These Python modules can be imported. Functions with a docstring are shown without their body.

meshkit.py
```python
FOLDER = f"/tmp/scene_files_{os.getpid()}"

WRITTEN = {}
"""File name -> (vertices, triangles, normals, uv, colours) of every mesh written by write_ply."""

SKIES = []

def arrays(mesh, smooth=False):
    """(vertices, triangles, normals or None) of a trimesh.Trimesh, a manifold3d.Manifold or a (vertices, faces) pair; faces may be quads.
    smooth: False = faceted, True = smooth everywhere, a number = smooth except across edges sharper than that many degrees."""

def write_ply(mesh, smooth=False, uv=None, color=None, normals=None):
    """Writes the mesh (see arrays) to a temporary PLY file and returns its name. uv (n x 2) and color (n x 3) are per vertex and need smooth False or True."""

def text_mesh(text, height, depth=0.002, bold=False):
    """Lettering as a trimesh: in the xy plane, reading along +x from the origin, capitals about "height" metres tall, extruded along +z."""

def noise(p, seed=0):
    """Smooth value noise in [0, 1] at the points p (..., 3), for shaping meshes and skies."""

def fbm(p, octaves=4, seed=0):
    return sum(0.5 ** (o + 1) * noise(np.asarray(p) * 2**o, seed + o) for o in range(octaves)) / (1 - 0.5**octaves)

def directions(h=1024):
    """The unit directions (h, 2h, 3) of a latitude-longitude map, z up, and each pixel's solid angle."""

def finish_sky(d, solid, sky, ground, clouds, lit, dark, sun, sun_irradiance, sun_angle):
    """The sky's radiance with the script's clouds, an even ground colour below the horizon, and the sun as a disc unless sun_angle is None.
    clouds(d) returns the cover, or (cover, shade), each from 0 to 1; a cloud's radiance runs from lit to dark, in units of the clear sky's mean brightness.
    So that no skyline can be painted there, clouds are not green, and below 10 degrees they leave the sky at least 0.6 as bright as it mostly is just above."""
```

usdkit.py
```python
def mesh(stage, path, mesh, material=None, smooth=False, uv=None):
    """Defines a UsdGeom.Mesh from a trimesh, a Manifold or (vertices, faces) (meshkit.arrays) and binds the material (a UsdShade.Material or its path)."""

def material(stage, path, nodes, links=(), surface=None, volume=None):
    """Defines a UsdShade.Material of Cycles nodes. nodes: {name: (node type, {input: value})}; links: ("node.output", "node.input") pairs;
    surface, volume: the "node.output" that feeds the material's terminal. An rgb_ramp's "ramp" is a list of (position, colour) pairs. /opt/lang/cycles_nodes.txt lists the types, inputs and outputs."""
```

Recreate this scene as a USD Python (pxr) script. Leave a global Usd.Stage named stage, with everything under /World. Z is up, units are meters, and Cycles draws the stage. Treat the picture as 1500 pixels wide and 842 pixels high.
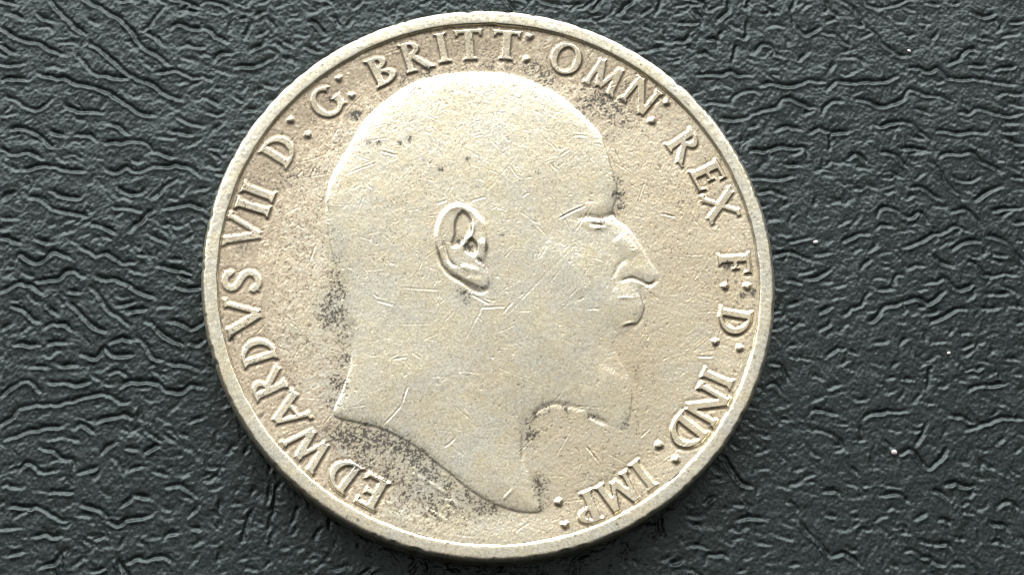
"""A worn silver coin lying on black grained leather, seen close from slightly below its centre."""
import math
import numpy as np
import trimesh
import shapely
import shapely.geometry as sg
import shapely.affinity as sa
from scipy import ndimage as ndi
from scipy.spatial import cKDTree
import usdkit
from pxr import Usd, UsdGeom, UsdLux, UsdShade, Gf, Sdf, Vt

stage = Usd.Stage.CreateInMemory()
UsdGeom.SetStageUpAxis(stage, UsdGeom.Tokens.z)
UsdGeom.SetStageMetersPerUnit(stage, 1.0)
UsdGeom.Xform.Define(stage, '/World')
MM = 0.001
rng = np.random.default_rng(7)

# ------------------------------------------------------------------ camera
AZ, TILT, LOOK, DIST, FPX = -1.80355, 0.29524, np.array([1.0314, -0.6767, 1.8]), 90.0, 2650.3   # mm; FPX: focal length in pixels of a 1500 px wide picture
CD = np.array([math.sin(TILT) * math.cos(AZ), math.sin(TILT) * math.sin(AZ), math.cos(TILT)])
EYE = LOOK + DIST * CD
CR = np.cross(-CD, [0, 1, 0.0]); CR /= np.linalg.norm(CR)
CU = np.cross(CR, -CD)
cam = UsdGeom.Camera.Define(stage, '/World/camera')
M = Gf.Matrix4d(*[float(x) for x in [*CR, 0, *CU, 0, *CD, 0, *(EYE * MM), 1]])
cam.AddTransformOp().Set(M)
cam.CreateHorizontalApertureAttr(36.0)
cam.CreateVerticalApertureAttr(36.0 * 574 / 1024)
cam.CreateFocalLengthAttr(36.0 * FPX / 1500)
cam.CreateClippingRangeAttr(Gf.Vec2f(0.005, 20.0))
cam.CreateExposureAttr(-0.1)


def place(px, z):
    """Where a point of the picture (1500 x 842) lies on the level plane at height z (mm)."""
    px = np.atleast_2d(np.asarray(px, float))
    d = -CD + ((px[:, :1] - 750) * CR + (421 - px[:, 1:2]) * CU) / FPX
    t = (z - EYE[2]) / d[:, 2:3]
    return (EYE + t * d)[:, :2]


# ------------------------------------------------------------------ light: a tall window beyond the coin and the pale ceiling lamp above
def rect(name, pos, target, w, h, intensity, color):
    l = UsdLux.RectLight.Define(stage, '/World/' + name)
    pos, target = np.array(pos, float), np.array(target, float)
    z = pos - target; z /= np.linalg.norm(z)
    x = np.cross([0, 0, 1.0] if abs(z[2]) < .99 else [0, 1.0, 0], z); x /= np.linalg.norm(x)
    y = np.cross(z, x)
    l.AddTransformOp().Set(Gf.Matrix4d(*[float(v) for v in [*x, 0, *y, 0, *z, 0, *pos, 1]]))
    l.CreateWidthAttr(w); l.CreateHeightAttr(h); l.CreateIntensityAttr(intensity); l.CreateColorAttr(Gf.Vec3f(*color))
    return l


rect('window_light', (-0.22, 1.2, 0.66), (0, 0, 0), 2.5, 1.15, 8.8, (0.99, 0.99, 0.98))
rect('ceiling_light', (0.0, 0.5, 1.6), (0, 0.1, 0), 2.8, 2.3, 0.66, (1.0, 0.98, 0.945))

# ------------------------------------------------------------------ helpers


def tag(prim, label=None, category=None, group=None, kind=None):
    p = prim.GetPrim() if hasattr(prim, 'GetPrim') else prim
    for k, v in (('label', label), ('category', category), ('group', group), ('kind', kind)):
        if v:
            p.SetCustomDataByKey(k, v)
    return p


USED = {}


def numbered(path):
    n = USED.get(path, -1) + 1
    USED[path] = n
    return path if n == 0 else f'{path}_{n:03d}'


def surf(path, v, f, n, mat, tone=None):
    """One mesh with given normals (mm in, metres out) and an optional wear primvar."""
    m = UsdGeom.Mesh.Define(stage, path)
    m.CreatePointsAttr(Vt.Vec3fArray.FromNumpy((np.asarray(v) * MM).astype(np.float32)))
    m.CreateFaceVertexCountsAttr(Vt.IntArray.FromNumpy(np.full(len(f), f.shape[1], np.int32)))
    m.CreateFaceVertexIndicesAttr(Vt.IntArray.FromNumpy(f.astype(np.int32).ravel()))
    m.CreateSubdivisionSchemeAttr('none')
    if n is not None:
        m.CreateNormalsAttr(Vt.Vec3fArray.FromNumpy(np.asarray(n, np.float32)))
        m.SetNormalsInterpolation('vertex')
    if tone is not None:
        UsdGeom.PrimvarsAPI(m).CreatePrimvar('wear', Sdf.ValueTypeNames.Color3fArray, 'vertex').Set(Vt.Vec3fArray.FromNumpy(np.asarray(tone, np.float32)))
    UsdShade.MaterialBindingAPI.Apply(m.GetPrim()).Bind(mat)
    return m


def smoothstep(a, b, x):
    t = np.clip((x - a) / (b - a), 0, 1)
    return t * t * (3 - 2 * t)


def soft_noise(shape, sigma, seed):
    """Gaussian-filtered white noise of unit spread."""
    a = ndi.gaussian_filter(np.random.default_rng(seed).standard_normal(shape).astype(np.float32), sigma, mode='wrap')
    return a / a.std()


def curve(pts, step=0.25, closed=False):
    """A smooth curve (Catmull-Rom) through the points, resampled."""
    p = np.asarray(pts, float)
    if len(p) == 2 and not closed:
        n = max(2, int(np.linalg.norm(p[1] - p[0]) / step) + 1)
        return p[0] + np.linspace(0, 1, n)[:, None] * (p[1] - p[0])
    q = np.vstack([p[-1], p, p[0], p[1]]) if closed else np.vstack([2 * p[0] - p[1], p, 2 * p[-1] - p[-2]])
    out = []
    for i in range(1, len(q) - 2):
        a, b, c, d = q[i - 1], q[i], q[i + 1], q[i + 2]
        n = max(2, int(np.linalg.norm(c - b) / step) + 1)
        t = np.linspace(0, 1, n, endpoint=False)[:, None]
        out.append(0.5 * (2 * b + (c - a) * t + (2 * a - 5 * b + 4 * c - d) * t * t + (3 * b - a - 3 * c + d) * t ** 3))
    if not closed:
        out.append(p[-1:])
    return np.vstack(out)


class Grid:
    """A height field over a level grid."""

    def __init__(self, xs, ys):
        self.xs, self.ys = xs, ys
        self.X, self.Y = np.meshgrid(xs, ys)
        self.H = np.zeros_like(self.X)

    def window(self, pts, pad):
        i0, i1 = np.searchsorted(self.xs, [pts[:, 0].min() - pad, pts[:, 0].max() + pad])
        j0, j1 = np.searchsorted(self.ys, [pts[:, 1].min() - pad, pts[:, 1].max() + pad])
        return (slice(j0, j1), slice(i0, i1))

    def near(self, pts, pad):
        """(window, distance, index of the nearest curve point) around a sampled curve."""
        w = self.window(pts, pad)
        q = np.stack([self.X[w], self.Y[w]], -1)
        if q.size == 0:
            return None
        d, k = cKDTree(pts).query(q.reshape(-1, 2))
        return w, d.reshape(q.shape[:2]), k.reshape(q.shape[:2])

    def signed(self, poly, pad, step=0.02):
        """(window, signed distance: positive inside) of a shapely polygon."""
        rings = []
        for g in getattr(poly, 'geoms', [poly]):
            for r in [g.exterior, *g.interiors]:
                n = max(8, int(r.length / step))
                rings.append(shapely.get_coordinates(shapely.line_interpolate_point(r, np.linspace(0, r.length, n))))
        b = np.vstack(rings)
        w = self.window(b, pad)
        x, y = self.X[w], self.Y[w]
        d, _ = cKDTree(b).query(np.stack([x.ravel(), y.ravel()], -1))
        shapely.prepare(poly)
        inside = shapely.contains_xy(poly, x.ravel(), y.ravel())
        return w, np.where(inside, d, -d).reshape(x.shape)

    def normals(self):
        gy = np.gradient(self.H, self.ys, axis=0); gx = np.gradient(self.H, self.xs, axis=1)
        n = np.stack([-gx, -gy, np.ones_like(gx)], -1)
        return n / np.linalg.norm(n, axis=-1, keepdims=True)

    def patch(self, path, cells, mat, N, tone=None):
        """The cells (a mask one smaller than the grid each way) as one mesh."""
        j, i = np.nonzero(cells)
        if len(j) == 0:
            return None
        w = len(self.xs)
        q = np.stack([j * w + i, j * w + i + 1, (j + 1) * w + i + 1, (j + 1) * w + i], -1)
        used, q = np.unique(q, return_inverse=True)
        v = np.stack([self.X.ravel()[used], self.Y.ravel()[used], self.H.ravel()[used]], -1)
        return surf(path, v, q.reshape(-1, 4), N.reshape(-1, 3)[used], mat, None if tone is None else tone.reshape(-1, 3)[used])


# ------------------------------------------------------------------ materials
def coin_material():
    n = {
        'wear': ('attribute', {'attribute': 'wear'}),
        'sep': ('separate_color', {}),
        'tc': ('texture_coordinate', {}),
        'big': ('noise_texture', {'scale': 700.0, 'detail': 8.0, 'roughness': 0.75}),
        'bigr': ('rgb_ramp', {'ramp': [(0.34, (0.78, 0.77, 0.67)), (0.5, (0.86, 0.81, 0.645)), (0.66, (0.87, 0.785, 0.55))]}),
        'fine': ('noise_texture', {'scale': 8500.0, 'detail': 3.0, 'roughness': 0.7}),
        'finem': ('map_range', {'from_min': 0.3, 'from_max': 0.7, 'to_min': 0.64, 'to_max': 1.2}),
        'silver': ('mix', {'mix_type': 'multiply', 'fac': 1.0}),
        'tan': ('mix', {'color2': (0.68, 0.575, 0.39)}),
        'patina': ('mix', {'color2': (0.40, 0.335, 0.245)}),
        'dirt': ('mix', {'color2': (0.048, 0.043, 0.035)}),
        'metal': ('math', {'math_type': 'multiply_add', 'value2': -0.7, 'value3': 0.86}),
        'rough': ('math', {'math_type': 'multiply_add', 'value2': 0.30, 'value3': 0.29}),
        'bump': ('bump', {'strength': 0.25, 'distance': 0.00002}),
        'p': ('principled_bsdf', {}),
    }
    l = [('wear.color', 'sep.color'), ('tc.object', 'big.vector'), ('tc.object', 'fine.vector'), ('big.fac', 'bigr.fac'),
         ('fine.fac', 'finem.value'), ('bigr.color', 'silver.color1'), ('finem.result', 'silver.color2'),
         ('sep.r', 'patina.fac'), ('sep.b', 'tan.fac'), ('silver.color', 'tan.color1'), ('tan.color', 'patina.color1'), ('sep.g', 'dirt.fac'), ('patina.color', 'dirt.color1'),
         ('sep.g', 'metal.value1'), ('sep.r', 'rough.value1'), ('fine.fac', 'bump.height'), ('dirt.color', 'p.base_color'),
         ('metal.value', 'p.metallic'), ('rough.value', 'p.roughness'), ('bump.normal', 'p.normal')]
    return usdkit.material(stage, '/World/Looks/worn_silver', n, l, surface='p.BSDF')


def leather_material():
    n = {
        'tc': ('texture_coordinate', {}),
        'big': ('noise_texture', {'scale': 90.0, 'detail': 3.0}),
        'ramp': ('rgb_ramp', {'ramp': [(0.3, (0.0115, 0.0150, 0.0146)), (0.7, (0.017, 0.0215, 0.021))]}),
        'fine': ('noise_texture', {'scale': 7000.0, 'detail': 3.0, 'roughness': 0.75}),
        'fm': ('map_range', {'from_min': 0.3, 'from_max': 0.7, 'to_min': 0.35, 'to_max': 1.7}),
        'mul': ('mix', {'mix_type': 'multiply', 'fac': 1.0}),
        'rm': ('map_range', {'from_min': 0.3, 'from_max': 0.7, 'to_min': 0.22, 'to_max': 0.40}),
        'bump': ('bump', {'strength': 0.7, 'distance': 0.00004}),
        'p': ('principled_bsdf', {'specular_ior_level': 0.44, 'specular_tint': (0.84, 1.0, 1.0)}),
    }
    l = [('tc.object', 'big.vector'), ('tc.object', 'fine.vector'), ('big.fac', 'ramp.fac'), ('fine.fac', 'fm.value'),
         ('ramp.color', 'mul.color1'), ('fm.result', 'mul.color2'), ('mul.color', 'p.base_color'), ('fine.fac', 'rm.value'),
         ('rm.result', 'p.roughness'), ('fine.fac', 'bump.height'), ('bump.normal', 'p.normal')]
    return usdkit.material(stage, '/World/Looks/black_leather', n, l, surface='p.BSDF')


def plain(name, color, rough=0.6, **k):
    return usdkit.material(stage, '/World/Looks/' + name, {
        'tc': ('texture_coordinate', {}), 'n': ('noise_texture', {'scale': 6000.0}),
        'r': ('rgb_ramp', {'ramp': [(0.3, tuple(0.75 * c for c in color)), (0.7, color)]}),
        'p': ('principled_bsdf', {'roughness': rough, **k})},
        [('tc.object', 'n.vector'), ('n.fac', 'r.fac'), ('r.color', 'p.base_color')], surface='p.BSDF')


SILVER, LEATHER = coin_material(), leather_material()

# ------------------------------------------------------------------ the leather: one sheet with its creases
# creases traced where they run: (origin x, origin y, pixels per unit, lines)
CREASES = [
    (0, 0, 2.807, """340,0 400,30 460,65 510,100 550,140 580,190 640,230 700,275|200,0 240,50 290,90 320,130 360,155|360,175 410,210 460,250 500,290 560,325 620,350 680,390 750,420
0,115 60,155 110,175 160,185 210,210 270,235|310,230 345,265 385,305 440,320 515,328|155,310 210,325 270,330 310,350 380,365 440,385 490,410 530,440 570,465 640,480
0,185 40,215 70,230|0,270 50,275 100,268|30,60 70,70 100,95|150,60 180,90 215,100|590,130 630,95 670,35|700,130 730,108 790,125 830,130|640,305 700,300 750,305 800,328 842,325
20,405 60,420 110,450 160,455 210,420|260,430 300,455 360,465 430,470|440,510 490,530 530,560|30,540 90,535 150,555 190,590 220,615|0,610 50,640 110,630 170,660
90,705 160,690 230,690 290,710 350,715|430,700 480,715 520,690 560,715 620,695 690,690 750,685 830,725|420,600 480,590 580,590 640,630 720,655|310,560 350,565 400,580|200,545 270,570
640,820 680,775 730,745|480,780 520,800 570,805 600,780|210,790 260,810 320,820 330,800|0,835 50,805 80,800|120,820 170,825 210,842|730,490 800,520 842,525|700,545 790,565
760,180 800,200 842,205|700,0 750,10 830,45|600,140 650,170 680,195|0,345 40,330 120,345|0,5 70,25|490,15 550,10"""),
    (0, 542, 2.807, """0,235 50,195 90,155 160,150 240,148 320,125 400,105 440,105 490,130 530,145|0,120 40,80 90,50 130,60 180,100|200,50 250,60 310,65 370,55|440,20 490,10 530,35
490,80 540,55 600,52 650,65 690,95 740,95 790,70 842,80|10,295 60,275 130,255 190,240 260,240|300,245 340,235 400,265|395,225 430,210 500,195 550,200|780,220 842,200
405,355 440,325 480,305|510,330 580,335|585,355 620,330 670,310|160,325 220,340 260,370 300,385 310,415|70,430 110,390 150,405 180,425 240,420|320,430 360,415 410,405|530,415 590,400
0,490 40,480 90,490|190,505 250,510 295,505|30,570 110,570 180,575 220,605 290,630|485,565 520,545 550,520|550,520 620,530|440,620 490,640 530,615 600,605 630,595|780,605 800,580 820,560
130,690 190,680 260,695|390,705 430,690|495,735 510,690|670,705 690,680 740,670|30,770 70,755 100,740|160,820 220,800 250,770 275,755|510,805 560,775 600,785 650,770 710,790|790,800 810,770
730,265 780,285|630,420 690,440|680,490 740,480 790,515 815,540|780,650 842,660|330,560 400,580 450,620|540,265 570,240|0,660 80,655"""),
    (0, 280, 2.807, """120,30 160,40 200,65 240,85 300,100 370,115|0,45 30,20 60,15|460,70 520,75 590,90|540,165 580,130 630,80|670,78 720,68 780,62 842,78|370,140 420,150 480,180
330,230 370,258 400,272 440,262 470,280 510,300 560,297|60,285 90,270 140,300 180,285 220,255 260,265 305,300|0,420 40,400 80,380 130,395 180,435|140,380 200,372 240,365 270,335 310,340 350,360
390,350 430,365 480,375 540,400 590,425 640,450|0,200 40,205 90,230|560,262 630,275|640,310 700,325 750,335 800,350|715,390 760,408 830,400|520,505 560,497 600,490|645,485 710,480
280,460 320,500 360,540 400,570 440,590|370,405 410,440 440,490 490,525 540,560|600,535 640,570 680,605 720,625 760,645|690,540 740,550 790,570 842,535|770,625 810,630 842,615|560,610 600,640 630,690 670,705
40,470 90,490 130,525 170,545|190,475 240,515|180,570 220,550 270,555 300,580|450,630 480,615 540,620|330,675 380,695 410,680 430,650 470,680 550,675|190,635 240,625 290,630|60,635 160,640
110,725 160,730 200,725|230,715 330,725|690,715 750,720 820,742|0,120 60,120|0,575 50,545|280,420 330,420|480,480 560,460|700,285 750,290|730,350 790,380|620,190 690,220|760,205 800,190
540,330 585,345|150,205 210,220|200,150 225,140|630,40 660,5|500,10 540,25 575,15"""),
    (260, 0, 4.21, """130,60 170,30 230,30 280,45 320,80|170,185 210,205 250,240 310,270|215,395 260,350 330,345|410,250 440,200 460,160|440,330 490,305 530,280|350,425 420,420 470,415 520,405 570,380 610,345
640,360 700,390|780,300 830,325 890,335|790,155 850,155 880,185 930,245|650,265 720,295|170,490 220,520|400,580 420,530|460,580 530,570|340,600 410,645|170,615 220,635 260,660|170,705 230,720 290,715
410,690 490,690|490,230 550,210|480,105 540,85|510,40 560,10|220,560 270,560|380,125 440,130|700,100 745,95|320,210 330,150|1040,195 1080,140|640,525 690,505|940,110 980,140 1020,180|780,10 820,40|220,820 260,780
560,130 600,170 610,200|900,60 940,40|1090,60 1140,20|850,60 880,90|600,60 650,40"""),
    (200, 150, 4.21, "340,640 430,680|360,550 440,540|470,190 515,150|610,190 670,185|480,445 530,455|310,400 360,430 400,460|450,290 520,310|560,240 600,270|420,720 440,760|520,330 560,340"),
    (820, 0, 4.21, """70,85 100,45 150,40|180,45 210,70 265,15|350,110 400,60 460,15|390,140 440,130|590,110 610,50 630,0|800,40 910,40|820,70 860,110 880,190|730,160 800,160 860,155|690,270 770,265 800,215
770,290 820,325|850,350 900,345 960,375|900,260 970,260 985,290|980,245 1005,205|970,150 1010,110 1040,80 1045,10|1100,240 1150,245 1165,130|1160,80 1165,0|1070,400 1090,290
840,475 930,465 1000,475 1030,450 1070,460 1110,475 1180,475|890,655 960,645 1040,655|1055,660 1080,610 1130,575 1200,570 1235,590|990,740 1060,750 1150,730 1180,715|1030,830 1050,790|1160,800 1220,780|560,320 640,305|490,100 580,60
700,400 740,390|640,200 660,240|520,180 560,200"""),
    (1100, 0, 2.807, """360,10 410,35 450,75 480,120 520,155 550,195 600,230 640,245|180,110 210,140 240,150 280,120|300,150 350,150 380,180 410,200|300,0 330,50 360,85|10,230 40,195 75,195 100,230 130,240|195,260 235,230
640,285 690,290 730,300 770,290 810,325 870,335 930,335 1000,345 1080,355|40,355 90,350 140,360 200,355 240,340 300,345|310,380 350,345 420,345 480,340 540,345 610,315|0,480 50,460 100,445 130,415 180,420 220,440 270,450
430,415 490,425 530,445 580,435 620,415 660,380 720,400 780,405 840,430|290,475 330,425 380,430|680,455 730,475|520,530 560,515 620,510 660,520 700,550 750,590|750,545 800,545 850,555 900,550 970,550
850,465 890,475 930,455 1000,470 1060,485 1123,475|100,545 150,530 210,540|240,555 270,535 330,550 400,548|325,550 330,600 320,630|0,625 60,625 120,610 170,612 220,615 240,650|530,635 580,640 620,670 650,700
610,620 660,615 730,635|770,655 800,635 850,640 910,635 940,670 990,690 1030,720|730,670 770,700 800,750 840,795 870,835|400,660 440,645 480,685|570,710 620,735|650,775 700,780 750,815 790,835|0,740 40,740 100,745 170,730
140,685 200,685|30,800 80,795 150,815|830,735 890,755 940,735|920,835 970,800 1040,770|810,275 850,250 890,215 940,220|890,280 970,275|1000,300 1050,285 1090,280|1040,575 1123,605|1030,550 1090,550|745,180 770,140
630,160 680,150|430,240 470,275|140,165 160,185|1010,405 1050,390 1123,400|720,20 780,30|820,25 860,20|900,60 970,75 1000,60|60,40 110,65|940,165 980,170|1070,735 1123,740|1040,160 1090,150|1070,100 1123,95"""),
    (1100, 300, 2.807, """510,55 540,20 590,25 650,60 690,40 740,85|510,110 540,90 580,95|630,185 690,160 740,130 800,115 840,95 900,120|820,195 870,165 920,155 960,170|820,35 880,25 920,55 950,95|990,30 1050,25 1123,20
970,130 1050,160 1100,220 1123,240|890,240 930,255 960,295 1000,300 1040,290 1100,300|750,215 790,245 840,270|640,275 680,255 715,260|80,215 150,205 190,210 250,240|160,165 210,150 250,140|270,215 330,205
140,325 210,330|220,315 270,305 330,275|340,345 400,330|380,470 410,440 450,420 490,360|480,490 520,465 550,430 610,415 680,395 730,415 770,380 800,360|590,330 600,300 640,300|710,330 760,320 800,310 860,355 920,325
730,490 790,465 830,440 900,435|940,430 1020,432|1060,420 1123,430|970,375 1060,370|600,490 640,490|610,580 640,550|500,580 560,565|270,525 320,505 330,480|150,590 190,585|190,635 255,645|310,635 350,600 395,595
60,745 100,745 130,780|80,655 120,665 160,735|890,775 930,750 990,750 1050,740|860,595 920,575|720,770 740,700 745,670|560,725 600,715|620,715 665,730|810,550 830,515|1040,640 1100,645|920,690 960,665
520,355 590,355|450,270 490,230|370,165 430,130 490,125|1080,80 1123,75|1000,215 1050,215|150,420 200,410|270,450 330,430|170,520 210,485|580,670 605,650|1095,160 1123,155|1090,490 1123,490|400,600 440,620"""),
    (1100, 560, 2.985, """480,175 520,145 570,140 600,130 640,135 690,130|870,150 920,155 960,180 1010,190 1070,175 1130,165 1194,165|265,125 310,130 390,150|270,210 330,220 380,255 410,310
240,270 270,315 310,340|570,255 600,280 620,300|640,330 700,305 740,350 780,380 820,350 860,290|720,280 750,230 770,180|420,365 470,410|840,460 880,450 940,460 990,465|1080,550 1130,530 1180,560|310,480 360,480 400,505
150,520 190,540 210,575|215,615 250,660 300,710 350,765|350,765 400,750 440,770 490,815|660,745 710,740 760,770 810,790 850,800|740,700 800,710 850,710 890,740|810,610 850,610 885,635|665,630 690,660
570,500 620,490 700,525|790,480 830,490 870,520|480,460 520,460|0,595 70,600|20,710 80,715|1040,620 1100,630 1130,660|1050,700 1120,720|930,570 980,585|330,590 370,600|470,190 490,240|880,800 940,805
720,610 770,575|970,770 1010,800|840,230 870,210|190,390 230,380|1080,280 1110,250|1150,310 1180,290|620,800 650,820|1160,740 1190,750|450,590 480,600"""),
    (240, 640, 4.167, """640,590 655,520 670,440 690,340 710,275|460,680 480,620 510,520 550,440|770,550 800,500 820,430|920,650 940,590 975,565|1010,560 1020,500|1035,690 1050,650|540,370 550,310|330,790 345,700|340,460 345,370
335,240 345,190|490,120 525,60|640,400 655,260|1170,690 1190,650|340,570 345,500|425,350 460,310|885,440 890,410|620,800 650,770|1100,790 1130,800|820,700 850,690|980,760 1010,730|720,690 760,680"""),
    (860, 640, 4.167, """805,120 850,165 890,220 940,290 1010,320|870,45 940,75|620,680 660,670 730,690|715,780 740,735 790,725 840,725 870,760|500,770 550,775 590,760|910,525 960,505 1030,500 1100,505|640,540 700,565|870,420 960,435
1030,655 1110,665|770,265 830,270|270,755 310,790|440,480 465,630|610,410 660,420|900,830 960,825|720,410 790,380|250,640 265,700|560,620 580,640|380,620 420,600|120,800 160,810"""),
]


def build_leather():
    fx, fy = np.arange(-28.5, 30.5, 0.058), np.arange(-17.5, 17.5, 0.058)
    grow = np.cumsum(np.concatenate([np.linspace(.07, .35, 40), np.full(150, .38)]))
    xs = np.concatenate([fx[0] - grow[::-1], fx, fx[-1] + grow]); ys = np.concatenate([fy[0] - grow[::-1], fy, fy[-1] + grow])
    g = Grid(xs, ys)
    shape = g.X.shape
    depth, welt = np.zeros(shape), np.zeros(shape)
    lines, r = [], np.random.default_rng(11)
    for ox, oy, s, text in CREASES:
        for part in text.replace('\n', '|').split('|'):
            px = np.array([[float(a) for a in p.split(',')] for p in part.split()]) / s + [ox, oy]
            px[:, 1] -= 3.2                       # the lit lip lies on the near wall of the crease; its floor a little further up
            lines.append((place(px, 0.0), 1.0))
    occupied = cKDTree(np.vstack([curve(l, .3) for l, _ in lines]))
    # short creases between the long ones and all over the leather outside the picture
    for k in range(6400):
        far = k > 2700
        c = np.array([r.uniform(-60, 62), r.uniform(-48, 48)]) if far else np.array([r.uniform(-27, 29), r.uniform(-16.5, 16.5)])
        inside = -27 < c[0] < 29 and -16 < c[1] < 16
        if (far and inside) or math.hypot(*c) < 12 or (not far and occupied.query(c)[0] < 0.38):
            continue
        a = r.normal(0.0, 0.5) + 0.35 * math.sin(c[0] * 0.13 + 1) + 0.3 * math.sin(c[1] * 0.2 + c[0] * 0.07)
        n = r.integers(3, 8 if far else 4)
        pts = [c]
        for _ in range(n):
            a += r.normal(0, 0.45)
            pts.append(pts[-1] + (0.62 if far else 0.3) * r.uniform(.6, 1.3) * np.array([math.cos(a), math.sin(a)]))
        lines.append((np.array(pts), r.uniform(.7, 1.1) if far else r.uniform(.25, .65)))
    for pts, k in lines:
        c = curve(pts, 0.05)
        t = np.linspace(0, 1, len(c))
        L = np.linalg.norm(np.diff(c, axis=0), axis=1).sum()
        c = c + 0.035 * np.stack([np.interp(t * L, np.arange(0, L + 1, .35), r.standard_normal(len(np.arange(0, L + 1, .35)))) for _ in (0, 1)], -1)
        near = g.near(c, 0.55)
        if near is None:
            continue
        w, d, i = near
        taper = np.minimum(1, np.minimum(t, 1 - t) * L / 0.35 + 0.25)[i] * k
        wob = np.interp(t * L, np.arange(0, L + 1.2, .6), r.uniform(.7, 1.25, len(np.arange(0, L + 1.2, .6))))[i]
        width = 0.102 * (0.7 + 0.4 * wob)
        depth[w] = np.maximum(depth[w], 0.090 * taper * wob * np.exp(-(d / width) ** 2 * 1.1))
        off = np.stack([g.X[w], g.Y[w]], -1) - c[i]
        side = smoothstep(-0.2, 0.45, (off @ np.array([-0.42, -0.907])) / np.maximum(d, 1e-6))
        welt[w] = np.maximum(welt[w], 0.050 * side * taper * wob * np.exp(-((d - 1.7 * width) / (0.85 * width)) ** 2))
    # cushions between the creases, then grain
    h = -depth + welt * np.clip(1 - depth / .04, 0, 1)
    h += 0.010 * soft_noise(shape, 6, 1) + 0.0075 * soft_noise(shape, 2.4, 2) + 0.0086 * soft_noise(shape, .9, 3)
    g.H = np.minimum(h, 0.06)
    N = g.normals()
    xc, yc = (xs[1:] + xs[:-1]) / 2, (ys[1:] + ys[:-1]) / 2
    keep = np.hypot(*np.meshgrid(xc, yc)) > 12.6
    m = g.patch('/World/leather_surface', np.ones_like(keep), LEATHER, N)
    tag(m, 'black grained leather with wandering creases under the coin', 'leather', kind='structure')


build_leather()

# ------------------------------------------------------------------ the coin
ZF = 1.66                                          # height of the field (mm)
ZP = 1.75                                          # level on which the relief was measured
coin = UsdGeom.Xform.Define(stage, '/World/silver_coin')
tag(coin, 'worn old silver coin with bald bearded head in profile and Latin lettering', 'coin')
P = lambda text: place([[float(a) for a in p.split(',')] for p in text.split()], ZP)

STEP = 0.042
ax = np.arange(-13.6, 13.6 + STEP, STEP)
G = Grid(ax, ax)
R = np.hypot(G.X, G.Y)
H = ZF - 0.03 * (1 - (R / 13.5) ** 2) + 0.10 * smoothstep(11.8, 13.5, R)
SH = G.X.shape

# outline of the head, from the nape round the crown to the nose, moustache, beard and the cut of the neck
HEAD = P("""488,608 499,574 508,549 513,524 514,496 511,478 506,462 500,440 495,414 489,387 482,357 478,330 476,307 478,283 485,257 500,230 522,203 505,222 525,187 541,167 560,150 585,131 610,118 636,110 674,105 709,104 745,107
780,118 813,134 838,153 867,180 884,201 893,227 899,248 906,272 904,292 899,308 902,319 919,331 933,347 943,364 954,382 964,396 966,405 958,414 946,417 940,422 942,433 946,447 943,461 935,474 918,486 906,491
900,505 908,525 919,543 927,566 927,592 918,626 893,622 869,613 857,600 832,594 811,592 792,599 777,614 768,631 766,651 767,674 775,691 786,720 794,748 765,751 734,743 706,730 681,713 660,695 638,678 613,658 588,643 556,628 524,620""".replace('500,230 522,203 505,222', '500,230 510,214'))
head = sg.Polygon(curve(HEAD, 0.08, closed=True)).buffer(0)
w, sd = G.signed(head, 0.6)
SDH = np.full(SH, -9.0); SDH[w] = sd
# how boldly the edge stands: full at the back of the head and the cut, nearly gone along the beard
bold = np.ones(SH)


def blob(px, r):
    c = place([px], ZP)[0]
    return np.exp(-(((G.X - c[0]) ** 2 + (G.Y - c[1]) ** 2) / r ** 2))


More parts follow.
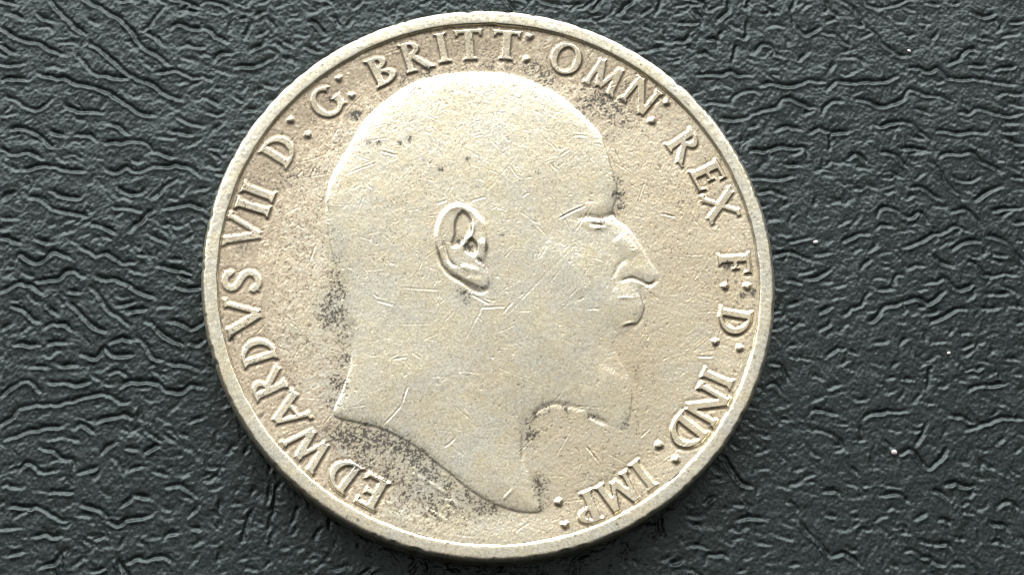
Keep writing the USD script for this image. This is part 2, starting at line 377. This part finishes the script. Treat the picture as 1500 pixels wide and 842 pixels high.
bold -= 0.60 * np.clip(blob((925, 550), 2.6) + blob((905, 610), 2.0) + blob((910, 500), 1.2), 0, 1) + 0.55 * blob((945, 370), 2.2) + 0.3 * blob((950, 412), .9) + 0.4 * blob((490, 430), 2.2) + 0.6 * blob((825, 600), 1.9) + .6 * blob((768, 660), 1.9)
bold = np.clip(bold, 0.06, 1)
inner = np.clip(SDH, 0, None)
rise = bold * 0.085 * (1 - np.exp(-inner / 0.2)) * smoothstep(-0.02, 0.10, SDH) + 0.19 * (0.4 + 0.6 * bold) * (1 - np.exp(-inner / 3.6))
rise += 0.05 * blob((700, 300), 5.0) * smoothstep(0, 1.0, SDH)
H = H + rise

PART = np.zeros(SH, np.int16)                        # which part each grid point belongs to: 0 field, 1 head, then ear, eye ...
PART[SDH > 0.0] = 1


def ridge(text, height, width, end=0.3, px=True):
    """A soft raised (or sunk) line."""
    global H
    c = curve(P(text) if px else text, 0.04)
    w, d, i = G.near(c, width * 2.6)
    t = np.linspace(0, 1, len(c)); L = np.linalg.norm(np.diff(c, axis=0), axis=1).sum()
    taper = np.clip(np.minimum(t, 1 - t) * L / end, 0.15, 1)[i]
    H[w] += height * taper * np.exp(-(d / width) ** 2)


def plateau(text, height, lo=-0.05, hi=0.12, part=None, pad=0.4):
    global H
    poly = sg.Polygon(curve(P(text), 0.05, closed=True)).buffer(0)
    w, d = G.signed(poly, pad)
    H[w] += height * smoothstep(lo, hi, d)
    if part:
        q = PART[w]; q[d > 0] = part
    return poly


# ear
plateau("676,301 689,306 701,315 711,326 714,340 716,358 714,376 713,391 717,404 719,416 713,424 700,425 690,421 676,413 660,403 648,390 640,372 636,350 639,330 646,314 658,304", 0.072, -0.04, 0.27, part=2)
plateau("675,312 684,315 690,325 690,338 685,350 676,359 665,365 661,357 665,345 666,326", -0.10, -0.10, 0.16)
plateau("680,356 692,352 698,362 696,376 688,374 681,368", -0.12, -0.10, 0.14)
ridge("693,326 692,342 686,354 677,365", 0.05, 0.10)
ridge("649,352 653,370 660,386 671,393", -0.055, 0.09)
ridge("638,366 643,383 653,399 665,408 678,416 691,425 704,429 717,425", -0.032, 0.09)
ridge("647,380 640,352 643,330 650,314 662,306 678,305", 0.03, 0.13)
ridge("680,404 695,411 709,412", 0.03, 0.2)
ridge("694,379 703,384 711,390", -0.08, 0.11)
ridge("700,352 708,362 706,372", 0.06, 0.2)
ridge("672,392 688,396 704,401", 0.05, 0.16)
ridge("655,312 668,305 682,306 697,316", 0.035, 0.14)
# brow, eye, nose, moustache, beard
ridge("843,322 860,317 878,319 893,315 903,309", -0.05, 0.16)
ridge("850,306 872,303 892,298", 0.035, 0.42)
ridge("862,327 875,330 888,329", -0.06, 0.085)
ridge("866,334 876,334 886,332", 0.055, 0.10)
plateau("852,324 866,321 882,322 894,327 888,336 872,339 858,334", 0.02, -0.1, 0.15, part=3)
ridge("921,377 909,385 902,397 902,409", -0.03, 0.12)
ridge("906,412 916,409 927,407 941,412 953,416 964,408", -0.045, 0.10)
plateau("904,400 912,389 926,384 944,392 956,400 950,408 930,404 914,407", 0.012, -0.15, 0.25)
ridge("903,345 916,358 932,376", 0.05, 0.4)
plateau("897,424 912,419 928,421 939,432 945,447 943,461 935,474 920,484 906,478 897,462 894,442", 0.03, -0.3, 0.5, part=4)
ridge("897,419 895,430 895,440", -0.018, 0.12)
ridge("908,477 920,473 934,471", 0.03, 0.08)
ridge("905,482 920,479 935,473 943,460", -0.018, 0.12)
ridge("902,438 914,436 930,437", 0.03, 0.07)
ridge("930,424 940,434 946,448", -0.015, 0.1)
ridge("927,575 928,595 921,622", -0.018, 0.14)
ridge("780,606 793,597 811,590 832,593 858,598", -0.03, 0.14)
ridge("858,607 875,613 893,620", -0.04, 0.13)
ridge("754,714 744,724 733,735", 0.03, 0.08)
ridge("768,631 766,651 766,676", -0.03, 0.12)
ridge("900,540 880,570 850,585", 0.03, 0.6)
ridge("560,470 640,520 740,540", -0.02, 1.2)
ridge("790,370 830,390 860,430", 0.03, 0.8)
# the engraver's worn mark under the neck
MARK = [np.array([[605 + 4 * math.cos(a), 690 + 4 * math.sin(a)] for a in np.linspace(0, 6.28, 12)]), np.array([[612, 697], [630, 707], [648, 719]]),
        np.array([[655, 733], [664, 734], [668, 742], [666, 750], [659, 748], [657, 741]]), np.array([[628, 746], [638, 752], [646, 757], [652, 762]])]
for mk in MARK:
    c = curve(place(mk, ZP), 0.03)
    w, d, _ = G.near(c, 0.4)
    H[w] += 0.022 * smoothstep(0.15, 0.0, d)
    q = PART[w]; q[d < 0.09] = 5

# ---- the lettering
T, F = 0.235, 0.13                                  # thick and thin strokes, capital height = 1


def bar(p, q, w, w2=None):
    p, q = np.array(p, float), np.array(q, float)
    n = (q - p) / np.linalg.norm(q - p); n = np.array([-n[1], n[0]])
    w2 = w if w2 is None else w2
    return sg.Polygon([p + n * w / 2, q + n * w2 / 2, q - n * w2 / 2, p - n * w / 2])


def serif(x, y, w=0.36, s=1):
    """A serif at (x, y), pointing up (s = 1: foot) or down (s = -1: head), bracketed into its stroke."""
    return sg.Polygon([(x - w / 2, y), (x + w / 2, y), (x + w / 2, y + s * .055), (x + T / 2, y + s * .13), (x - T / 2, y + s * .13), (x - w / 2, y + s * .055)])


def stem(x):
    return [bar((x, 0), (x, 1), T), serif(x, 0), serif(x, 1, s=-1)]


def ring(cx, cy, rx, ry, t, t2):
    e = lambda a, b: sa.scale(sg.Point(cx, cy).buffer(1, 24), a, b)
    return e(rx, ry).difference(e(rx - t, ry - t2))


def half(r, x):
    return r.intersection(sg.box(x, -1, 9, 2))


def arms(top, mid, low):
    o = []
    if top: o += [bar((.1, 1 - F / 2), (top, 1 - F / 2), F * 1.1), sg.Polygon([(top, 1), (top, .77), (top - .06, .79), (top - .12, .94)])]
    if mid: o += [bar((.1, .53), (mid, .53), F * 1.1), bar((mid - .03, .42), (mid - .03, .64), .07)]
    if low: o += [bar((.1, F / 2), (low, F / 2), F * 1.1), sg.Polygon([(low + .04, .25), (low, 0), (low - .14, .06), (low - .04, .23)])]
    return o


def glyph(c):
    if c == 'I': return stem(.18), .36
    if c == 'E': return stem(.18) + arms(.62, .52, .66), .68
    if c == 'F': return stem(.18) + arms(.64, .50, 0), .64
    if c == 'T': return stem(.38) + [bar((.02, 1 - F / 2), (.74, 1 - F / 2), F * 1.2), sg.Polygon([(0, 1), (.03, .76), (.09, .78), (.14, .93)]), sg.Polygon([(.76, 1), (.73, .76), (.67, .78), (.62, .93)])], .76
    if c == 'D': return stem(.18) + [half(ring(.22, .5, .60, .5, T, F), .2)], .84
    if c == 'P': return stem(.18) + [half(ring(.24, .73, .40, .27, T * .95, F), .2)], .66
    if c == 'R': return stem(.18) + [half(ring(.24, .745, .40, .255, T * .95, F), .2), bar((.34, .52), (.78, .02), T * .85, T), bar((.74, .03), (.93, .03), .07)], .9
    if c == 'B': return stem(.18) + [half(ring(.22, .76, .36, .24, T * .9, F), .2), half(ring(.22, .27, .46, .27, T, F), .2)], .70
    if c == 'O': return [ring(.48, .5, .48, .52, T, F * 1.15)], .96
    if c == 'G': return [ring(.48, .5, .48, .52, T, F * 1.15).difference(sg.Polygon([(.5, .5), (1.2, .50), (1.2, .86), (.75, .80)])), bar((.80, .08), (.80, .46), T), bar((.64, .45), (.97, .45), .075)], .98
    if c == 'S':
        s = curve([(.56, .80), (.46, .92), (.30, .955), (.15, .88), (.12, .74), (.22, .61), (.40, .50), (.53, .37), (.53, .20), (.40, .07), (.22, .05), (.08, .18)], .03)
        return [sg.LineString(s).buffer(T * .42), bar((.56, .72), (.58, .98), .075), bar((.06, .02), (.07, .28), .075)], .64
    if c == 'V': return [bar((.12, 1), (.50, 0.02), T, T), bar((.90, 1), (.52, 0.02), F * 1.15), serif(.12, 1, .32, -1), serif(.90, 1, .26, -1)], 1.02
    if c == 'A': return [bar((.12, 0), (.48, .98), F * 1.15), bar((.88, 0), (.50, .98), T), bar((.25, .34), (.75, .34), F), serif(.11, 0, .26), serif(.89, 0, .32)], 1.0
    if c == 'W': return [bar((.10, 1), (.38, .02), T), bar((.64, .92), (.40, .02), F * 1.15), bar((.62, .95), (.92, .02), T), bar((1.22, 1), (.94, .02), F * 1.15), serif(.10, 1, .3, -1), serif(1.22, 1, .26, -1), serif(.63, .98, .22, -1)], 1.32
    if c == 'M': return [bar((.10, 0), (.18, .98), F * 1.2), bar((.18, .98), (.50, .12), T), bar((.84, .98), (.52, .12), F * 1.15), bar((.84, .98), (.92, 0), T), serif(.10, 0, .26), serif(.92, 0, .32)], 1.02
    if c == 'N': return [bar((.12, 0), (.12, .98), F * 1.3), bar((.14, .98), (.84, .03), T), bar((.85, .02), (.85, 1), F * 1.3), serif(.12, 0, .28), serif(.85, 1, .28, -1), bar((-.02, .97), (.2, .97), .07)], .97
    if c == 'X': return [bar((.10, .98), (.80, .02), T), bar((.82, .98), (.10, .02), F * 1.2), serif(.10, 1, .28, -1), serif(.82, .0, .28), serif(.82, 1, .26, -1), serif(.10, 0, .26)], .92


# letter, its middle in the picture, width of the letter (mm), height (mm), extra turn (degrees)
LETTERS = [('E', 544.5, 720, 1.22, 1.62, 0), ('D', 502, 694.5, 1.34, 1.66, 0), ('W', 451, 655, 2.2, 1.62, 0), ('A', 423, 604, 1.72, 1.66, 0), ('R', 391, 560.5, 1.36, 1.7, 0), ('D', 377, 514, 1.34, 1.72, 0),
           ('V', 356, 462, 2.0, 1.7, 0), ('S', 354, 411.5, 1.16, 1.78, 0), ('V', 356, 338.5, 1.78, 1.8, 0), ('I', 370.5, 303.5, .68, 1.78, 0), ('I', 378.5, 281.5, .68, 1.74, 0), ('D', 410, 219, 1.5, 1.7, 0),
           ('G', 479, 149, 1.66, 1.68, 0), ('B', 559.5, 103, 1.32, 1.66, 0), ('R', 609, 82, 1.5, 1.68, 0), ('I', 648, 70.5, .66, 1.66, 0), ('T', 687.5, 66, 1.5, 1.68, 0), ('T', 742, 66.5, 1.5, 1.62, 0),
           ('O', 829.5, 86.5, 1.66, 1.72, 0), ('M', 886, 112.5, 1.66, 1.66, 0), ('N', 939, 141, 1.62, 1.66, 0), ('R', 1004.5, 215, 1.5, 1.66, 0), ('E', 1037, 257, 1.28, 1.62, 0), ('X', 1055.5, 301, 1.56, 1.66, 0),
           ('F', 1076, 386, 1.12, 1.62, 0), ('D', 1076, 471.5, 1.42, 1.66, 0), ('I', 1051, 554.5, .62, 1.62, 0), ('N', 1036, 592, 1.76, 1.7, 0), ('D', 1004.5, 634.5, 1.58, 1.74, 0),
           ('I', 942.5, 695.5, .62, 1.62, 0), ('M', 907, 721, 1.72, 1.6, 0), ('P', 859, 744, 1.2, 1.62, 0)]
STOPS = [(425.5, 176), (451, 197), (496, 115.5), (515, 139.5), (776, 54), (771, 86.5), (976, 151), (955, 177), (1062, 419), (1094.5, 420), (1048, 500.5), (1083.5, 510), (965.5, 651.5), (990, 673), (818.5, 735), (827.5, 768.5)]
LETTER0, names = 20, {}
edge_dark = np.zeros(SH)
wr = np.random.default_rng(5)
for k, (c, px, py, wid, hgt, turn) in enumerate(LETTERS):
    parts, w0 = glyph(c)
    poly = shapely.union_all([p.buffer(0) for p in parts]).buffer(.012).buffer(-.012)
    x, y = place([(px, py)], ZP)[0]
    poly = sa.translate(poly, -w0 / 2, -.5)
    poly = sa.scale(poly, wid / w0, hgt, origin=(0, 0))
    poly = sa.translate(sa.rotate(poly, math.degrees(math.atan2(y, x)) - 90 + turn, origin=(0, 0)), x, y)
    w, d = G.signed(poly, 0.5)
    wear = 0.078 + 0.018 * wr.uniform(-1, 1)
    H[w] += wear * smoothstep(-0.06, 0.075, d) - 0.010 * np.exp(-((d + 0.12) / 0.06) ** 2)
    edge_dark[w] = np.maximum(edge_dark[w], np.exp(-((d + 0.09) / 0.07) ** 2))
    q = PART[w]; q[d > 0] = LETTER0 + k
    names[LETTER0 + k] = ('letter', f'raised worn letter {c}')
for k, (px, py) in enumerate(STOPS):
    x, y = place([(px, py)], ZP)[0]
    rr = 0.2 + 0.02 * wr.uniform(-1, 1)
    d = rr - np.hypot(G.X - x, (G.Y - y)) * (1 + .08 * np.sin(3 * np.arctan2(G.Y - y, G.X - x) + k))
    H += 0.115 * smoothstep(-0.08, 0.17, d)
    edge_dark = np.maximum(edge_dark, np.exp(-((d + 0.09) / 0.07) ** 2))
    PART[d > 0] = LETTER0 + len(LETTERS) + k
    names[LETTER0 + len(LETTERS) + k] = ('stop', None)

# ---- wear: grain, pits and scratches
scr = np.zeros(SH)


def scratch(p, q, depth, width):
    c = curve([p, (np.array(p) + q) / 2 + wr.normal(0, .02, 2), q], 0.03)
    near = G.near(c, width * 3)
    if near is None or near[1].size == 0:
        return
    w, d, i = near
    t = np.linspace(0, 1, len(c))
    scr[w] += (-depth * np.exp(-(d / width) ** 2) + 0.45 * depth * np.exp(-((d - 1.7 * width) / width) ** 2)) * np.clip(np.minimum(t, 1 - t) * 5 + .1, 0, 1)[i]


for k in range(1100):
    a, rr = wr.uniform(0, 2 * math.pi), 13.2 * math.sqrt(wr.uniform())
    p = np.array([rr * math.cos(a), rr * math.sin(a)])
    th = wr.choice([-0.25, 0.85, 2.4]) + wr.normal(0, 0.5)
    L = wr.exponential(0.38) + 0.12
    scratch(p, p + L * np.array([math.cos(th), math.sin(th)]), wr.uniform(.002, .010), wr.uniform(.03, .045))
for a, b, dp in (((830, 370), (735, 470), .008), ((848, 350), (790, 415), .005), ((712, 440), (676, 508), .009), ((690, 432), (718, 447), .03), ((700, 452), (740, 450), .02), ((588, 422), (648, 426), .014), ((817, 322), (858, 302), .035),
                 ((597, 566), (589, 592), .03), ((589, 592), (561, 622), .022), ((576, 526), (597, 523), .018), ((968, 312), (990, 317), .035), ((1021, 521), (1047, 521), .025), ((857, 650), (878, 676), .03), ((558, 222), (583, 229), .03),
                 ((806, 240), (818, 252), .02), ((820, 230), (835, 220), .016), ((455, 258), (465, 240), .02), ((455, 380), (462, 358), .024), ((748, 246), (760, 262), .016), ((838, 200), (860, 200), .018), ((859, 453), (880, 452), .02),
                 ((550, 440), (580, 448), .018), ((548, 430), (556, 436), .02), ((690, 296), (712, 290), .02), ((640, 300), (655, 295), .018), ((765, 290), (775, 284), .02), ((650, 655), (668, 640), .02), ((735, 460), (752, 442), .016)):
    pa, pb = place([a, b], ZP)
    scratch(pa, pb, dp * .75, 0.05)
fieldness0 = smoothstep(0.12, -0.25, SDH) * (PART < LETTER0)
pits = soft_noise(SH, 1.6, 21)
H += scr + (0.0012 + 0.0010 * fieldness0) * soft_noise(SH, .85, 22) + 0.0016 * soft_noise(SH, 2.6, 23) + 0.004 * soft_noise(SH, 14, 24) - 0.012 * smoothstep(1.9, 3.0, pits)
G.H = H

# ---- tarnish: brown in the field, black grime where the photograph's coin carries it
cavity = ndi.gaussian_filter(H, 6) - H
n1, n2, n3 = soft_noise(SH, 22, 31), soft_noise(SH, 1.6, 32), soft_noise(SH, .65, 33)
fieldness = smoothstep(0.12, -0.25, SDH)
letter = PART >= LETTER0
left_top = smoothstep(-9, 9, -0.85 * G.X + 0.55 * G.Y)
patina = 0.05 + 0.30 * fieldness * np.where(letter, 0.45, 1) + (0.20 + 0.32 * left_top) * smoothstep(9.6, 12.2, R) * ~letter + 0.05 * n1
left_top = smoothstep(-9, 9, -0.85 * G.X + 0.55 * G.Y)
patina += 0.52 * (left_top - 0.5) * fieldness
patina += (0.12 * n2 + 0.17 * n3) * (0.4 + fieldness) + np.clip(cavity * 7, -0.25, 0.4) + 0.16 * edge_dark * ~letter
grime = np.zeros(SH)
for px, py, r, s in ((489, 345, .5, .5), (494, 378, .5, .6), (496, 405, .55, .8), (490, 430, .6, 1.0), (485, 460, .7, 1.1), (500, 470, .5, 1.0), (503, 495, .45, .8), (497, 560, .5, 1.0), (505, 525, .45, .8), (490, 590, .45, .8),
                     (510, 640, .7, 1.2), (535, 640, .7, 1.25), (560, 645, .6, 1.3), (585, 655, .6, 1.3), (610, 670, .55, 1.3), (630, 690, .55, 1.1), (655, 708, .45, 1.1), (680, 728, .45, 1.0), (706, 742, .45, 1.1), (722, 746, .3, 1.2),
                     (530, 670, .9, .8), (575, 690, .9, .75), (600, 720, 1.0, .7), (640, 740, 1.0, .8), (670, 750, .8, .7), (690, 755, .8, .5), (590, 745, 1.0, .45), (480, 640, .5, .7),
                     (862, 130, .7, .6), (880, 145, .8, .9), (900, 160, .8, .9), (860, 155, .7, .7), (915, 175, .6, .6), (925, 165, .5, .5), (890, 200, .4, .5), (780, 100, .5, .9), (800, 112, .6, .8), (750, 92, .6, .6), (715, 92, .5, .7),
                     (660, 95, .5, .6), (625, 105, .5, .7), (590, 115, .5, .7), (600, 125, .4, .6), (810, 105, .4, .5), (700, 78, .5, .4), (520, 168, .22, 2.6), (508, 200, .5, .4), (430, 258, .6, .7), (415, 262, .5, .6), (460, 250, .5, .5),
                     (907, 285, .3, 1.5), (909, 300, .22, 1.5), (903, 265, .3, .8), (685, 363, .2, 2.2), (672, 354, .22, 1.5), (680, 430, .35, 1.0), (683, 440, .3, .9), (703, 385, .18, 1.3), (800, 596, .35, .8), (783, 607, .3, .9), (772, 622, .35, 1.0),
                     (778, 635, .35, 1.2), (768, 650, .25, .8), (830, 597, .3, .8), (868, 610, .3, .8), (790, 708, .35, 1.2), (790, 725, .25, 1.0), (795, 742, .25, 1.0), (1066, 390, .22, 2.0), (1088, 432, .15, 2.0), (1103, 429, .15, 2.2), (925, 600, .5, .5),
                     (935, 545, .4, .6), (918, 620, .3, .8), (600, 205, .15, 1.5), (586, 210, .12, 1.6), (555, 210, .12, 1.8), (540, 209, .1, 1.5), (645, 250, .12, 1.8), (685, 235, .1, 1.6), (735, 345, .1, 1.2), (455, 500, .8, .4), (430, 490, .8, .3), (450, 330, .9, .3), (478, 300, .5, .5),
                     (880, 325, .25, .9), (898, 312, .25, .9), (672, 320, .2, .5), (340, 495, .2, 1.2), (482, 147, .3, .8), (640, 640, .3, .3), (545, 85, .4, .4), (1044, 660, .3, .3), (960, 560, .5, .3), (355, 360, .5, .5), (400, 700, .3, .3)):
    grime = np.maximum(grime, s * blob((px, py), r * 1.25))
speck = smoothstep(0.2, 1.9, n2 * 0.4 + n3 * 1.0 + 1.55 * np.minimum(grime, 1.6) - 0.62)
dirt = np.clip(speck * np.clip(grime * 1.6, 0, 1) * 0.75 + 0.26 * np.clip(grime, 0, 1.2), 0, 0.92)
dirt = np.maximum(dirt, 0.65 * smoothstep(1.5, 2.8, n3 + 0.4 * fieldness + 0.3 * n1 + 0.25 * left_top * fieldness))
dirt = np.maximum(dirt, 0.55 * smoothstep(2.4, 3.4, pits))
yellow = 0.08 + 0.10 * n1 + 0.20 * smoothstep(-4, 11, G.X - 0.35 * G.Y) + fieldness * (0.20 + 0.10 * smoothstep(-3, 10, G.X)) + 0.10 * n2 + np.clip(cavity * 9, 0, 0.35) + 0.25 * (blob((665, 330), 1.4) + blob((890, 325), 1.2) + blob((905, 520), 2.0))
WEAR = np.stack([np.clip(patina, 0, 1), dirt, np.clip(yellow, 0, 0.9)], -1)

N = G.normals()
cell_part = np.maximum(np.maximum(PART[:-1, :-1], PART[1:, :-1]), np.maximum(PART[:-1, 1:], PART[1:, 1:]))
cell_r = np.hypot(*np.meshgrid((ax[1:] + ax[:-1]) / 2, (ax[1:] + ax[:-1]) / 2))
on = cell_r < 13.46
base = str(coin.GetPath())
G.patch(base + '/field', on & (cell_part == 0), SILVER, N, WEAR)
G.patch(base + '/portrait_head', on & (cell_part == 1), SILVER, N, WEAR)
for num, nm in ((2, 'ear'), (3, 'eye'), (4, 'moustache')):
    G.patch(f'{base}/portrait_head/{nm}', on & (cell_part == num), SILVER, N, WEAR)
G.patch(base + '/engraver_mark', on & (cell_part == 5), SILVER, N, WEAR)
for num, (nm, lab) in names.items():
    m = G.patch(numbered(f'{base}/{nm}'), on & (cell_part == num), SILVER, N, WEAR)
    if lab:
        tag(m, lab)


# ---- rim and edge, turned round the coin
def turned(path, prof, nang, f, tone):
    th = np.linspace(0, 2 * np.pi, nang, endpoint=False)
    prof = np.asarray(prof, float)
    r, z = f(th[None, :], prof[:, 0][:, None] + 0 * th[None, :], prof[:, 1][:, None] + 0 * th[None, :])
    v = np.stack([r * np.cos(th), r * np.sin(th), z], -1)
    m, n = r.shape
    i, j = np.meshgrid(np.arange(m - 1), np.arange(n), indexing='ij')
    j2 = (j + 1) % n
    q = np.stack([i * n + j, (i + 1) * n + j, (i + 1) * n + j2, i * n + j2], -1).reshape(-1, 4)
    v = v.reshape(-1, 3)
    tri = np.vstack([q[:, [0, 1, 2]], q[:, [0, 2, 3]]])
    fn = np.cross(v[tri[:, 1]] - v[tri[:, 0]], v[tri[:, 2]] - v[tri[:, 0]])
    nn = np.zeros_like(v)
    for k in range(3):
        np.add.at(nn, tri[:, k], fn)
    nn /= np.maximum(np.linalg.norm(nn, axis=1, keepdims=True), 1e-12)
    return surf(path, v, q, nn, SILVER, tone(th, v))


NA = 1980
nz = lambda sig, seed, rows: soft_noise((rows, NA), sig, seed)
rim_prof = [(13.30, 1.56), (13.40, 1.66), (13.455, 1.78), (13.48, 1.86), (13.51, 1.915), (13.555, 1.945), (13.61, 1.955), (13.67, 1.958), (13.73, 1.96), (13.80, 1.96), (13.87, 1.96), (13.94, 1.957), (14.01, 1.958), (14.08, 1.952), (14.14, 1.938), (14.19, 1.915), (14.235, 1.88), (14.27, 1.835), (14.295, 1.78), (14.31, 1.72), (14.32, 1.62)]
nicks = np.zeros(NA)
for k in range(130):
    c, wd, dp = wr.integers(NA), wr.uniform(1.5, 7), wr.exponential(.012) + .004
    dd = (np.arange(NA) - c + NA // 2) % NA - NA // 2
    nicks = np.maximum(nicks, dp * np.exp(-(dd / wd) ** 2))


def rim_shape(th, r, z):
    m = r.shape[0]
    k = smoothstep(13.45, 13.6, r)
    out = smoothstep(14.08, 14.25, r)
    wav = 0.016 * np.interp(th[0], np.linspace(0, 2 * np.pi, 60), np.r_[wr.standard_normal(59), 0])
    z = z + k * (0.0022 * nz((.8, 1.2), 41, m) + 0.0022 * nz((1.6, 4), 42, m) - 0.010 * smoothstep(1.8, 3.0, nz((.8, 2.5), 43, m))) - nicks * out * 1.1
    r = r + (1 - k) * 0.012 * nz((4, 5), 44, m)[:1] + wav * (1 - k) * .7 - nicks * out * 1.2 + out * 0.003 * nz((2, 4), 45, m)
    return r, z


def rim_tone(th, v):
    m = len(v) // NA
    rr = np.hypot(v[:, 0], v[:, 1])
    pat = 0.0 + 0.06 * nz((1, 2), 51, m).ravel() + 0.35 * smoothstep(13.47, 13.41, rr) + 0.35 * smoothstep(14.22, 14.3, rr) + 0.1 * nz((3, 30), 52, m).ravel()
    d = 0.7 * smoothstep(1.6, 2.7, nz((.8, 1.2), 53, m).ravel()) + 0.25 * smoothstep(13.44, 13.38, rr)
    return np.stack([np.clip(pat, 0, 1), np.clip(d, 0, .9), 0 * pat], -1)


turned(base + '/rim', rim_prof, NA, rim_shape, rim_tone)
edge_prof = [(14.32, 1.66), (14.33, 1.5), (14.33, 1.2), (14.33, .9), (14.33, .6), (14.33, .4), (14.29, .25), (14.18, .12), (13.9, .05), (13.5, .03), (10.0, .03), (0.02, .03)]


def edge_shape(th, r, z):
    side = smoothstep(.2, .4, z) * smoothstep(1.75, 1.5, z)
    reed = np.abs(np.sin(th * 75)) * 0.05
    return r - side * reed * (0.75 + 0.2 * nz((3, 8), 61, r.shape[0])) - (z > 1.4) * nicks * 1.2, z


def edge_tone(th, v):
    m = len(v) // NA
    return np.stack([np.clip(0.7 + 0.25 * nz((2, 5), 62, m).ravel(), 0, 1), np.clip(.15 + .2 * nz((1, 3), 63, m).ravel(), 0, .8), np.zeros(len(v))], -1)


turned(base + '/reeded_edge', edge_prof, NA, edge_shape, edge_tone)

# ------------------------------------------------------------------ specks of lint and grit
WHITE = plain('pale_lint', (0.75, 0.70, 0.68), .7)
GRIT = plain('pale_grit', (0.62, 0.64, 0.58), .25)
GOLD = plain('tan_grit', (0.5, 0.36, 0.16), .5)


def grain(name, px, z, size, mat, label, cat, seed, squash=.7):
    b = trimesh.creation.icosphere(3)
    r = np.random.default_rng(seed)
    v = b.vertices.copy()
    for _ in range(9):
        a = r.standard_normal(3); a /= np.linalg.norm(a)
        v *= (1 + r.uniform(-.16, .2) * np.exp(-4 * (1 - v @ a / np.linalg.norm(v, axis=1))))[:, None]
    v *= np.array([1, r.uniform(.75, 1), squash]) * size
    x, y = place([px], z)[0]
    o = usdkit.mesh(stage, numbered('/World/' + name), trimesh.Trimesh((v + [x, y, z]) * MM, b.faces, process=False), mat, smooth=True)
    tag(o, label, cat)


grain('lint_speck', (1194.5, 355), .06, .13, WHITE, 'brightest white speck on the leather just right of the coin, beside the letter F', 'speck', 1)
grain('lint_speck', (1390, 517), .05, .10, WHITE, 'small white speck on the leather right of the coin, halfway between coin and corner', 'speck', 2)
grain('lint_speck', (1310, 662), .06, .15, WHITE, 'pale ragged speck in a crease at the lower right of the leather', 'speck', 3)
grain('lint_speck', (1331.5, 75), .05, .095, WHITE, 'tiny pale speck at the end of the long crease in the upper right leather', 'speck', 4)
grain('grit_grain', (419.5, 697), .95, .2, GRIT, 'pale glassy grain of grit stuck to the lower left edge of the coin', 'grit', 5, .9)
grain('grit_grain', (470.5, 748), .25, .09, GOLD, 'tiny golden brown grain of grit in the shadow below the coin', 'grit', 6)
